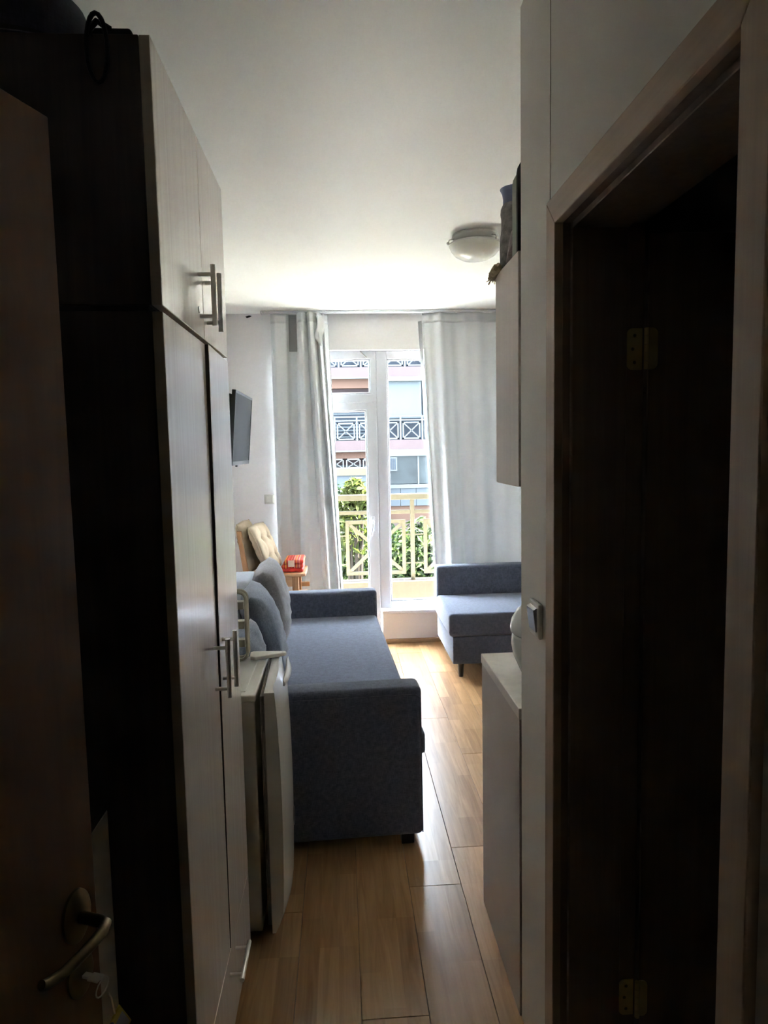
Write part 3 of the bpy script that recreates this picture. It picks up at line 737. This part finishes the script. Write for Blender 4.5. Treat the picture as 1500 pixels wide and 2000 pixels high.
def pillow(w, h, t, seed, wr=.012):
    bm = bmesh.new(); n = 22
    top, bot = [], []
    def pt(i, j, s):
        u, v = 2*i/n-1, 2*j/n-1
        e = max(0, (1-abs(u)**2.6))*max(0, (1-abs(v)**2.6))
        z = s*(t/2)*e**.30
        pin = 1-.07*(abs(u)**2*(1-abs(v)**3))
        pinv = 1-.07*(abs(v)**2*(1-abs(u)**3))
        p = Vector((u*w/2*pinv, 0, v*h/2*pin))
        c = Vector((p.x*5+seed, p.z*5, seed*3+s))
        q = noise.noise(c)*wr*e + .5*wr*noise.noise(c*2.7)*e + .6*wr*e*math.sin(18*(u*.6+v)+4*noise.noise(c*.6))*max(0, noise.noise(c*.8+Vector((5, 5, 5)))+.2)
        p.y = -(z+s*q)
        p.x += .006*noise.noise(c+Vector((3, 3, 3))); p.z += .010*noise.noise(c+Vector((7, 1, 2)))
        return p
    V = {}
    for s in (1, -1):
        for i in range(n+1):
            for j in range(n+1):
                if s == -1 and (i in (0, n) or j in (0, n)): V[s, i, j] = V[1, i, j]
                else: V[s, i, j] = bm.verts.new(pt(i, j, s))
    for s in (1, -1):
        for i in range(n):
            for j in range(n):
                f = (V[s, i, j], V[s, i+1, j], V[s, i+1, j+1], V[s, i, j+1])
                bm.faces.new(f if s == 1 else f[::-1])
    bmesh.ops.recalc_face_normals(bm, faces=bm.faces)
    return bm
def put_pillow(name, label, mat, w, h, t, seed, loc, rz, lean, roll=0, cat='pillow', group=None, wr=.012):
    o = mk(name, pillow(w, h, t, seed, wr), mat, None, smooth='all')
    o.location = (0, 0, 0)
    # pillow is built upright facing -Y; base at its lower edge
    Mx = Matrix.Translation(loc) @ Matrix.Rotation(rz, 4, 'Z') @ Matrix.Rotation(lean, 4, 'X') @ Matrix.Rotation(roll, 4, 'Y')
    o.matrix_world = Mx; WM[o.name] = Mx
    return tag(o, label, cat, group) if label else o
G = 'loose back cushions on the left sofa'
put_pillow('sofa_cushion', 'taupe back cushion nearest the window on the left sofa', 'pilA', .56, .43, .19, 1.3, (-.385, 3.86, .486), R(92), R(-7), 0, 'cushion', G, .018)
put_pillow('sofa_cushion', 'blue-grey back cushion in the middle of the left sofa', 'pilB', .58, .42, .17, 4.1, (-.335, 3.28, .486), R(98), R(-15), R(3), 'cushion', G, .02)
put_pillow('sofa_cushion', 'small blue-grey back cushion closest to the fridge on the left sofa', 'pilB', .33, .34, .13, 8.7, (-.375, 2.785, .486), R(80), R(-9), R(-4), 'cushion', G, .02)

# ------------------------------------------------------------------ right sofa
rsf = thing('sofa', 'grey sofa section with low back below the right curtain', 'sofa', (1.3, 4.85, 0))
RX, RY = .700, 4.455
mk('base', B(RX+.012, 2.05, RY+.004, 5.20, .10, .288, .01, 2), 'sofa', rsf, smooth=True)
mk('seat_cushion', B(RX-.012, 2.05, RY-.008, 5.078, .290, .448, .026, 4), 'seatfab', rsf, smooth=True)
mk('backrest', B(RX-.006, 2.05, 5.080, 5.20, .289, .662, .022, 4), 'sofa', rsf, smooth=True)
for x, y in ((RX+.075, RY+.06), (RX+.075, 5.14), (1.98, RY+.06), (1.98, 5.14)):
    mk('leg', lathe([(0, 0), (.016, 0), (.024, .099), (0, .099)], (x, y, 0), 16), 'tvblack', rsf, smooth=True)

# ------------------------------------------------------------------ wooden high chair with cushions and folded blanket
ch = thing('wooden_chair', 'high pine chair holding cushions in the corner by the left curtain', 'chair', (-.51, 4.98, 0))
bm = prism([(-.72, 4.80), (-.30, 4.79), (-.272, 4.81), (-.268, 4.98), (-.275, 5.14), (-.30, 5.16), (-.72, 5.15)], 'Z', .668, .690, .006)
mk('seat', bm, 'pine', ch)
for x, y in ((-.345, 4.825), (-.345, 5.13), (-.69, 4.825), (-.69, 5.13)):
    mk('leg', B(x-.022, x+.022, y-.020, y+.020, 0, .668, .004), 'pinev', ch)
for y in (4.825, 5.13): mk('stretcher', B(-.690, -.262, y-.012, y+.012, .535, .568, .004), 'pine', ch)
mk('apron', B(-.69, -.345, 4.808, 4.824, .60, .668, .003), 'pine', ch)
for y in (4.825, 5.13): 
    bm = prism([(-.705, .690), (-.665, .690), (-.71, 1.0), (-.745, 1.0)], 'Y', y-.018, y+.018, .004); mk('back_post', bm, 'pinev', ch)
for z in (.80, .93): mk('back_slat', B(-.735+(.93-z)*.1, -.705+(.93-z)*.1, 4.84, 5.115, z-.03, z+.03, .004), 'pine', ch)
def tufted(seed):
    bm = bmesh.new(); n = 28; w, h, t = .37, .37, .085
    V = {}
    for s in (1, -1):
        for i in range(n+1):
            for j in range(n+1):
                u, v = 2*i/n-1, 2*j/n-1
                if s == -1 and (i in (0, n) or j in (0, n)): V[s, i, j] = V[1, i, j]; continue
                e = (max(0, 1-abs(u)**4)*max(0, 1-abs(v)**4))**.5
                d = 0
                for a in (-.38, .38):
                    for b in (-.38, .38): d += math.exp(-((u-a)**2+(v-b)**2)/.018)
                cr = sum(math.exp(-((u-a)/.05)**2)+math.exp(-((v-a)/.05)**2) for a in (-.38, .38))
                z = s*(t/2)*e*(1-.75*min(1, d)-.16*min(1, cr)) + .006*noise.noise((u*5, v*5, seed))*e
                k = 1-.05*(abs(u*v))
                V[s, i, j] = bm.verts.new((u*w/2*k, -z, v*h/2*k))
    for s in (1, -1):
        for i in range(n):
            for j in range(n):
                f = (V[s, i, j], V[s, i+1, j], V[s, i+1, j+1], V[s, i, j+1]); bm.faces.new(f if s == 1 else f[::-1])
    bmesh.ops.recalc_face_normals(bm, faces=bm.faces); return bm
def put_tuft(label, loc, rz, lean, seed):
    t = thing('seat_cushion', label, 'cushion', loc, 0, 'tufted cushions on the wooden chair')
    Mx = Matrix.Translation(loc) @ Matrix.Rotation(rz, 4, 'Z') @ Matrix.Rotation(lean, 4, 'X') @ Matrix.Translation((0, 0, .185))
    bm = tufted(seed); bmesh.ops.transform(bm, matrix=Mx, verts=bm.verts); mk('pad', bm, 'cream', t, smooth='all')
    for sgn in (-1, 1):
        ties = bmesh.new()
        p = [Vector((sgn*.178, -.002, .178)), Vector((sgn*.186, -.012, .12)), Vector((sgn*.188, -.016, .03)), Vector((sgn*.190, -.012, -.05))]
        tube(ties, [Mx @ q for q in p], .003, 6)
        mk('tie', ties, 'cream', t, smooth=True)
put_tuft('tufted cream cushion leaning forward in front on the wooden chair', (-.495, 4.93, .693), R(80), R(-22), 2.2)
put_tuft('tufted cream cushion pressed against the wooden chair back', (-.645, 4.99, .693), R(84), R(-13), 5.2)
bl = thing('folded_blanket', 'folded red striped blanket lying on the wooden chair seat', 'blanket', (-.37, 4.95, .692))
for k, (z0, z1, dx) in enumerate(((.692, .722, 0), (.722, .752, .004), (.752, .784, .010))):
    bm = B(-.455+dx*3, -.290+dx*.5, 4.84, 5.08, z0, z1, .013, 3)
    for v in bm.verts: v.co.z += .006*noise.noise(v.co*14)-.020*max(0, (-.41-v.co.x)/.05)*(k*.5)
    mk('fold', bm, 'red' if k else 'redp', bl, smooth=True)
mk('printed_patch', thick(grid(lambda u, v: (-.395+.045*u, 4.832-.002*math.sin(u*3), .735+.045*v), 5, 5), .002), 'creamp', bl)

# ------------------------------------------------------------------ ceiling lamp
cl = thing('ceiling_lamp', 'round frosted glass bowl lamp on the ceiling', 'ceiling lamp', (.685, 3.46, 2.48))
c = (.685, 3.46, 0)
mk('mount_ring', lathe([(0, H-.001), (.112, H-.001), (.114, H-.012), (.104, H-.030), (.095, H-.034), (0, H-.034)], c, 40), 'lampbase', cl, smooth=True)
mk('glass_bowl', lathe([(.126, H-.046), (.128, H-.050), (.120, H-.072), (.100, H-.096), (.068, H-.114), (.034, H-.122), (0, H-.124)], c, 48), 'frost', cl, smooth='all')
mk('bowl_rim', lathe([(.124, H-.043), (.131, H-.045), (.131, H-.053), (.124, H-.052)], c, 48), 'lampbase', cl, smooth=True)
for a in (187, 67, 307):
    x, y = c[0]+.132*math.cos(R(a)), c[1]+.132*math.sin(R(a))
    k = T([(c[0]+.10*math.cos(R(a)), c[1]+.10*math.sin(R(a)), H-.020), (x, y, H-.030), (x+.006*math.cos(R(a)), y+.006*math.sin(R(a)), H-.050)], .003, 8)
    bmesh.ops.create_uvsphere(k, u_segments=12, v_segments=8, radius=.008, matrix=Matrix.Translation((x+.006*math.cos(R(a)), y+.006*math.sin(R(a)), H-.046)))
    mk('clip', k, 'steel', cl, smooth=True)

# ------------------------------------------------------------------ kitchen behind the hallway wall
kb = thing('base_cabinet', 'grey-beige kitchen base cabinet standing against the hallway wall end', 'cabinet', (1.1, 1.95, 0))
KX = .446
mk('end_panel', B(KX+.002, KX+.02, YC+.004, 2.200, .0, .836, .001, 1), 'counterpanel', kb)
mk('carcass', B(KX+.0205, 1.75, YC+.004, 2.180, .08, .836), 'counterpanel', kb)
mk('plinth', B(KX+.0205, 1.75, YC+.05, 2.13, .0, .08), 'counterpanel', kb)
for x in (KX+.022, KX+.46, KX+.90):
    d = mk('cabinet_door', B(x, x+.43, 2.181, 2.199, .085, .832, .0015, 1), 'cab', kb)
    mk('bar_handle', T([(x+.05, 2.2, .74), (x+.05, 2.228, .74), (x+.17, 2.228, .74), (x+.17, 2.2, .74)], .005, 10), 'steel', d, smooth=True)
tag(mk('worktop', B(KX, 1.75, YC+.002, 2.208, .8365, .8676, .003, 2), 'worktop'), 'pale stone-look kitchen worktop on the base cabinet', 'worktop')
uc = thing('wall_cabinet', 'pale kitchen wall cabinet beside the hallway wall end', 'cabinet', (1.0, 1.86, 1.446))
mk('carcass', B(.453, 1.55, YC+.026, 1.979, 1.4462, 2.0366, .001, 1), 'cab', uc)
mk('rear_batten', B(.60, 1.50, YC+.0005, YC+.026, 1.90, 2.0), 'black', uc)
for x in (.454, .820, 1.186):
    d = mk('cabinet_door', B(x, x+.362, 1.9795, 1.9976, 1.447, 2.0355, .0015, 1), 'cab', uc)
    mk('bar_handle', T([(x+.05, 1.998, 1.48), (x+.05, 2.024, 1.48), (x+.05, 2.024, 1.60), (x+.05, 1.998, 1.60)], .005, 10), 'steel', d, smooth=True)
# crock on the worktop
ptt = thing('enamel_pot', 'ivory rounded pot with domed lid on the kitchen worktop', 'pot', (.595, 1.98, .8676))
pc = (.602, 1.985, 0)
mk('pot_body', lathe([(0, .868), (.070, .868), (.078, .875), (.100, .925), (.106, .960), (.104, .985), (.098, .990), (0, .990)], pc, 40), 'ivory', ptt, smooth=True)
mk('pot_lid', lathe([(.099, .990), (.107, .996), (.109, 1.010), (.104, 1.035), (.088, 1.062), (.060, 1.082), (.025, 1.092), (0, 1.093)], pc, 40), 'ivory', ptt, smooth=True)
# things on top of the wall cabinet
vz = 2.0372
vs = thing('vase', 'tall wavy grey vase with flared blue neck on the wall cabinet', 'vase', (.497, 1.952, vz))
vc = (.4975, 1.948, vz)
mk('vase_body', lathe([(0, 0), (.040, 0), (.0415, .04), (.0415, .082), (.0385, .105), (.0370, .125), (.0375, .142), (.0395, .155), (.0385, .168), (.0340, .178), (.0320, .182)], vc, 36), 'vase', vs, smooth='all')
mk('vase_neck', lathe([(.0325, .181), (.0320, .196), (.0345, .210), (.0405, .222), (.0385, .2225), (.031, .210), (.029, .195)], vc, 36), 'vaseneck', vs, smooth='all')
bo = thing('round_board', 'sage green rounded board with black rim standing on the wall cabinet', 'board', (.55, 1.80, vz))
def tomb(x0, x1, z0, z1, n=14):
    r = (x1-x0)/2; P = [(x0, z0), (x1, z0)]
    return P+[((x0+x1)/2+r*math.cos(math.pi*k/n), z1-r*.62+r*.62*math.sin(math.pi*k/n)) for k in range(n+1)]
mk('rim', prism(tomb(.4600, .66, vz, vz+.262), 'Y', 1.770, 1.784), 'black', bo)
mk('board_face', prism(tomb(.4612, .655, vz+.0005, vz+.248), 'Y', 1.7845, 1.832, .001), 'greenboard', bo)
o_ = lathe([(.0, .0), (.048, .0), (.051, .006), (.046, .030), (.038, .060), (.030, .085), (.018, .106), (.0, .114)], (.504, 1.872, vz), 30, 1, .58)
for v in o_.verts:
    k = min(1, (v.co.z-vz)/.01)
    v.co.x += k*(.006*noise.noise(v.co*45)+.004*math.sin(v.co.y*260+v.co.z*60)); v.co.y += k*.004*noise.noise(v.co*50+Vector((4, 4, 4)))
tag(mk('pink_cloth', o_, 'pinkcloth', None, smooth='all'), 'crumpled pale pink cloth beside the vase on the wall cabinet', 'cloth')
rp = bmesh.new()
def rpt(t, ph): return (.448-.004+.007*math.sin(ph+t*13), 1.925+.075*t, vz+.006+.007*math.cos(ph+t*13)-.010*t*t)
for ph in (0, 2.1, 4.2): tube(rp, [rpt(k/20, ph) for k in range(21)], .006, 7)
for k in range(26):
    a = random.uniform(0, 6.28); p0 = Vector((.446, 1.998, vz-.003)); 
    tube(rp, [p0, p0+Vector((random.uniform(-.012, .010), random.uniform(-.01, .016), random.uniform(-.016, .014)))*1.3], .0014, 5)
tag(mk('jute_rope', rp, 'rope', None, smooth=True), 'frayed jute rope end hanging over the wall cabinet edge', 'rope')

# ------------------------------------------------------------------ outside: balcony
struct(mk('floor_balcony', B(-2.2, 3.6, YF+.24, 6.72, -.16, -.01), 'balfloor'), 'balcony floor outside the window', 'floor')
struct(mk('wall_balcony', B(-2.2, 3.6, 6.52, 6.70, -.01, .275, .004), 'parapet'), 'low peach balcony parapet', 'wall')
rl = thing('balcony_railing', 'cream painted balcony railing with crossed square panels', 'railing', (.7, 6.6, .275))
RYy = 6.6
mk('top_rail', B(-2.2, 3.6, RYy-.03, RYy+.03, 1.062, 1.118, .004), 'rail', rl)
mk('middle_rail', B(-2.2, 3.6, RYy-.015, RYy+.015, .925, .962, .003), 'rail', rl)
mod = .757
for k in range(-3, 5):
    xp = .671+(k-1)*mod+mod
    if xp > 3.6 or xp < -2.2: continue
    mk('post', B(xp-.020, xp+.020, RYy-.02, RYy+.02, .276, 1.064, .003), 'rail', rl)
    a, b, z0, z1 = xp-mod+.108, xp-.068, .335, .868
    if a < -2.2: continue
    pn = bmesh.new(); w = .034
    for q in ((a, a+w, z0, z1), (b-w, b, z0, z1)): box(pn, q[0], q[1], RYy-.013, RYy+.013, q[2], q[3])
    for q in ((a+w, b-w, z0, z0+w), (a+w, b-w, z1-w, z1)): box(pn, q[0], q[1], RYy-.013, RYy+.013, q[2], q[3])
    pnl = mk('panel_frame', pn, 'rail', rl)
    for s in (0, 1):
        A = Vector((a+w*.7, RYy+.002*s, z0+w*.7 if s == 0 else z1-w*.7)); Bv = Vector((b-w*.7, RYy+.002*s, z1-w*.7 if s == 0 else z0+w*.7))
        d = (Bv-A); ln = d.length; bm = B(-ln/2, ln/2, -.009, .009, -.016, .016)
        bmesh.ops.transform(bm, matrix=Matrix.Translation((A+Bv)/2) @ Matrix.Rotation(-math.atan2(d.z, d.x), 4, 'Y'), verts=bm.verts)
        mk('diagonal', bm, 'rail', pnl)
    for z in (.44, .72):
        for x0, x1 in ((xp-mod+.02, a), (b, xp-.02)): mk('connector', B(x0, x1, RYy-.005, RYy+.005, z-.006, z+.006), 'rail', rl)

# ------------------------------------------------------------------ outside: opposite building
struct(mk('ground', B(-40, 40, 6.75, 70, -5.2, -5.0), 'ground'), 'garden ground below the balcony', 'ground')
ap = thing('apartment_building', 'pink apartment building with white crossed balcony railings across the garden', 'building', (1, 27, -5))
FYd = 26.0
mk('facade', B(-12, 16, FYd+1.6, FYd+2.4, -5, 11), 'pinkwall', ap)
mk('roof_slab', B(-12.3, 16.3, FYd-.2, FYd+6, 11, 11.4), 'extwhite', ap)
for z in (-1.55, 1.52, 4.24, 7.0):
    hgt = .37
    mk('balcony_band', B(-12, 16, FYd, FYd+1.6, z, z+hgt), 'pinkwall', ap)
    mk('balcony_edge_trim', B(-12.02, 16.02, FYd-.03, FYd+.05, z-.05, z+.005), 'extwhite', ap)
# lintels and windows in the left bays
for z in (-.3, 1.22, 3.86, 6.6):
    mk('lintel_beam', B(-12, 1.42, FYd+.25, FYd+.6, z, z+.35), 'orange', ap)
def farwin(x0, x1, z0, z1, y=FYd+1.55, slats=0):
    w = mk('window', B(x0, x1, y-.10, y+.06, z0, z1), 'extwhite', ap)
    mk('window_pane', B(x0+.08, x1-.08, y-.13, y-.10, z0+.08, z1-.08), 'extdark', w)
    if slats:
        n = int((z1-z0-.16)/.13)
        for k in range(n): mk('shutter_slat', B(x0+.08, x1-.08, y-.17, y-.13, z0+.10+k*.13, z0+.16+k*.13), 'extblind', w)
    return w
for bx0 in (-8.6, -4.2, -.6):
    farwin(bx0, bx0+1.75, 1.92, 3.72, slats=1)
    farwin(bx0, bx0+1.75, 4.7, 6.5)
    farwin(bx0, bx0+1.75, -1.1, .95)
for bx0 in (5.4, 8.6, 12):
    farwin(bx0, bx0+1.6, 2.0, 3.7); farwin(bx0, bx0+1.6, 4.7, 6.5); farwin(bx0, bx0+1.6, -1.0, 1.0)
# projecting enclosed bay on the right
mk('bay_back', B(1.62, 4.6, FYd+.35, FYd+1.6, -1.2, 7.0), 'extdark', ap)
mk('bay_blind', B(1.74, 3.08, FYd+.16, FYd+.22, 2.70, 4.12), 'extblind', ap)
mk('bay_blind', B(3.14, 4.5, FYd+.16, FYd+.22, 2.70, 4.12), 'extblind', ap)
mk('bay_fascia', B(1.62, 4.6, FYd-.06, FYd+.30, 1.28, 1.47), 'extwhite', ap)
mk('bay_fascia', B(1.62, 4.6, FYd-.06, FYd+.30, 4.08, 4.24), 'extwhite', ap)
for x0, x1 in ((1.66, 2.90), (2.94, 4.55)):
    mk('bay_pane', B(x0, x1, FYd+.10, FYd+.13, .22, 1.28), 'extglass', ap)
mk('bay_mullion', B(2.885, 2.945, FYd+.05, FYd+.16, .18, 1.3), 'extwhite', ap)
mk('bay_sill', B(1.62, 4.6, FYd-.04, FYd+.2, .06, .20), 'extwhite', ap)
for k in range(5): mk('bay_panel', B(1.62+k*.6, 1.62+k*.6+.585, FYd+.02, FYd+.2, -.62, .05), 'extgrey_shade', ap)
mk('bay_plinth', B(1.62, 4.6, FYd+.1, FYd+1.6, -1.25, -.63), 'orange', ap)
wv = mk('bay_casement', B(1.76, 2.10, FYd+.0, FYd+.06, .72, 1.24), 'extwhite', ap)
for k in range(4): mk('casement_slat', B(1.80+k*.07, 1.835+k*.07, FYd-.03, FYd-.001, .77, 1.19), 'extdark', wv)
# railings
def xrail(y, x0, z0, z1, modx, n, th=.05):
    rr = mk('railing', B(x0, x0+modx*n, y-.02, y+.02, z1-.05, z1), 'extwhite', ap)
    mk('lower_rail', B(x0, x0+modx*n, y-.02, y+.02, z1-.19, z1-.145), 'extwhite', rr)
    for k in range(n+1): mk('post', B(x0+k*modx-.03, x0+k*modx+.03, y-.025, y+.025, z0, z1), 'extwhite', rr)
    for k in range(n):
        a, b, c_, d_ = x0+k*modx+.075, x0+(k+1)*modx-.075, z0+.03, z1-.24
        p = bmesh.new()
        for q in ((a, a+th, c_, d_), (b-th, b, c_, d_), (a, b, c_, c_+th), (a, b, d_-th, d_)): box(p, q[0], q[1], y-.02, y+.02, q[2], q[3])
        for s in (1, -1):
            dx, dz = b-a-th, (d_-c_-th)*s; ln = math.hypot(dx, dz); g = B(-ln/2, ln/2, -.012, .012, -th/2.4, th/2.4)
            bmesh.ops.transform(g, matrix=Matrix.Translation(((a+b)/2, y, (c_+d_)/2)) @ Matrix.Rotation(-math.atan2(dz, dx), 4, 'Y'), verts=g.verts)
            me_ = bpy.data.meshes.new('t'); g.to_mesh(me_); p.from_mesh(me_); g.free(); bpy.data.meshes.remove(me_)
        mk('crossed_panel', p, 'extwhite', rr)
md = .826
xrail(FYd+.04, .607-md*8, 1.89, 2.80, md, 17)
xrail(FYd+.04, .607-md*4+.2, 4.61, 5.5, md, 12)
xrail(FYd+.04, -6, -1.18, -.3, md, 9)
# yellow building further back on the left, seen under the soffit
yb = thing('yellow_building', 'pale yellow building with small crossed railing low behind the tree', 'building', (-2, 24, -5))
mk('wall', B(-7, 1.40, 24.0, 25.4, -5, .72), 'extgrey_shade', yb)  # blue-grey colour paints the shadow below the cornice
mk('cornice', B(-7, 1.40, 23.9, 25.4, .66, .90), 'extyellow', yb)
for k in range(14):
    x0 = -6.8+k*.58
    p = bmesh.new()
    for q in ((x0, x0+.04, .90, 1.24), (x0+.46, x0+.50, .90, 1.24), (x0, x0+.5, 1.20, 1.24)): box(p, q[0], q[1], 23.93, 23.97, q[2], q[3])
    for s in (1, -1):
        ln = math.hypot(.46, .30); g = B(-ln/2, ln/2, -.01, .01, -.014, .014)
        bmesh.ops.transform(g, matrix=Matrix.Translation((x0+.25, 23.95, 1.06)) @ Matrix.Rotation(s*math.atan2(.3, .46), 4, 'Y'), verts=g.verts)
        me_ = bpy.data.meshes.new('t'); g.to_mesh(me_); p.from_mesh(me_); g.free(); bpy.data.meshes.remove(me_)
    mk('crossed_panel', p, 'extwhite', yb)

# ------------------------------------------------------------------ outside: trees and shrubs
def foliage(cs, n, size, seed):
    rnd = random.Random(seed); verts, faces = [], []
    for k in range(n):
        cx, cy, cz, rx, ry_, rz_ = cs[rnd.randrange(len(cs))]
        d = Vector((rnd.gauss(0, 1), rnd.gauss(0, 1), rnd.gauss(0, 1))).normalized()*(rnd.random()**.33)
        c = Vector((cx+d.x*rx, cy+d.y*ry_, cz+d.z*rz_))
        n1 = (d*.8+Vector((rnd.uniform(-1, 1), rnd.uniform(-1, 1), rnd.uniform(-.2, 1)))).normalized()
        u = n1.orthogonal().normalized(); u = (Matrix.Rotation(rnd.uniform(0, 6.28), 3, n1) @ u); w = n1.cross(u)
        s = size*rnd.uniform(.6, 1.3); b = len(verts)
        verts += [c-u*s, c+w*s*.34+n1*s*.10, c+u*s-n1*s*.15, c-w*s*.34+n1*s*.10]
        faces += [(b, b+1, b+2), (b, b+2, b+3)]
    me = bpy.data.meshes.new('leaves'); me.from_pydata([tuple(v) for v in verts], [], faces)
    bm = bmesh.new(); bm.from_mesh(me); bpy.data.meshes.remove(me); return bm
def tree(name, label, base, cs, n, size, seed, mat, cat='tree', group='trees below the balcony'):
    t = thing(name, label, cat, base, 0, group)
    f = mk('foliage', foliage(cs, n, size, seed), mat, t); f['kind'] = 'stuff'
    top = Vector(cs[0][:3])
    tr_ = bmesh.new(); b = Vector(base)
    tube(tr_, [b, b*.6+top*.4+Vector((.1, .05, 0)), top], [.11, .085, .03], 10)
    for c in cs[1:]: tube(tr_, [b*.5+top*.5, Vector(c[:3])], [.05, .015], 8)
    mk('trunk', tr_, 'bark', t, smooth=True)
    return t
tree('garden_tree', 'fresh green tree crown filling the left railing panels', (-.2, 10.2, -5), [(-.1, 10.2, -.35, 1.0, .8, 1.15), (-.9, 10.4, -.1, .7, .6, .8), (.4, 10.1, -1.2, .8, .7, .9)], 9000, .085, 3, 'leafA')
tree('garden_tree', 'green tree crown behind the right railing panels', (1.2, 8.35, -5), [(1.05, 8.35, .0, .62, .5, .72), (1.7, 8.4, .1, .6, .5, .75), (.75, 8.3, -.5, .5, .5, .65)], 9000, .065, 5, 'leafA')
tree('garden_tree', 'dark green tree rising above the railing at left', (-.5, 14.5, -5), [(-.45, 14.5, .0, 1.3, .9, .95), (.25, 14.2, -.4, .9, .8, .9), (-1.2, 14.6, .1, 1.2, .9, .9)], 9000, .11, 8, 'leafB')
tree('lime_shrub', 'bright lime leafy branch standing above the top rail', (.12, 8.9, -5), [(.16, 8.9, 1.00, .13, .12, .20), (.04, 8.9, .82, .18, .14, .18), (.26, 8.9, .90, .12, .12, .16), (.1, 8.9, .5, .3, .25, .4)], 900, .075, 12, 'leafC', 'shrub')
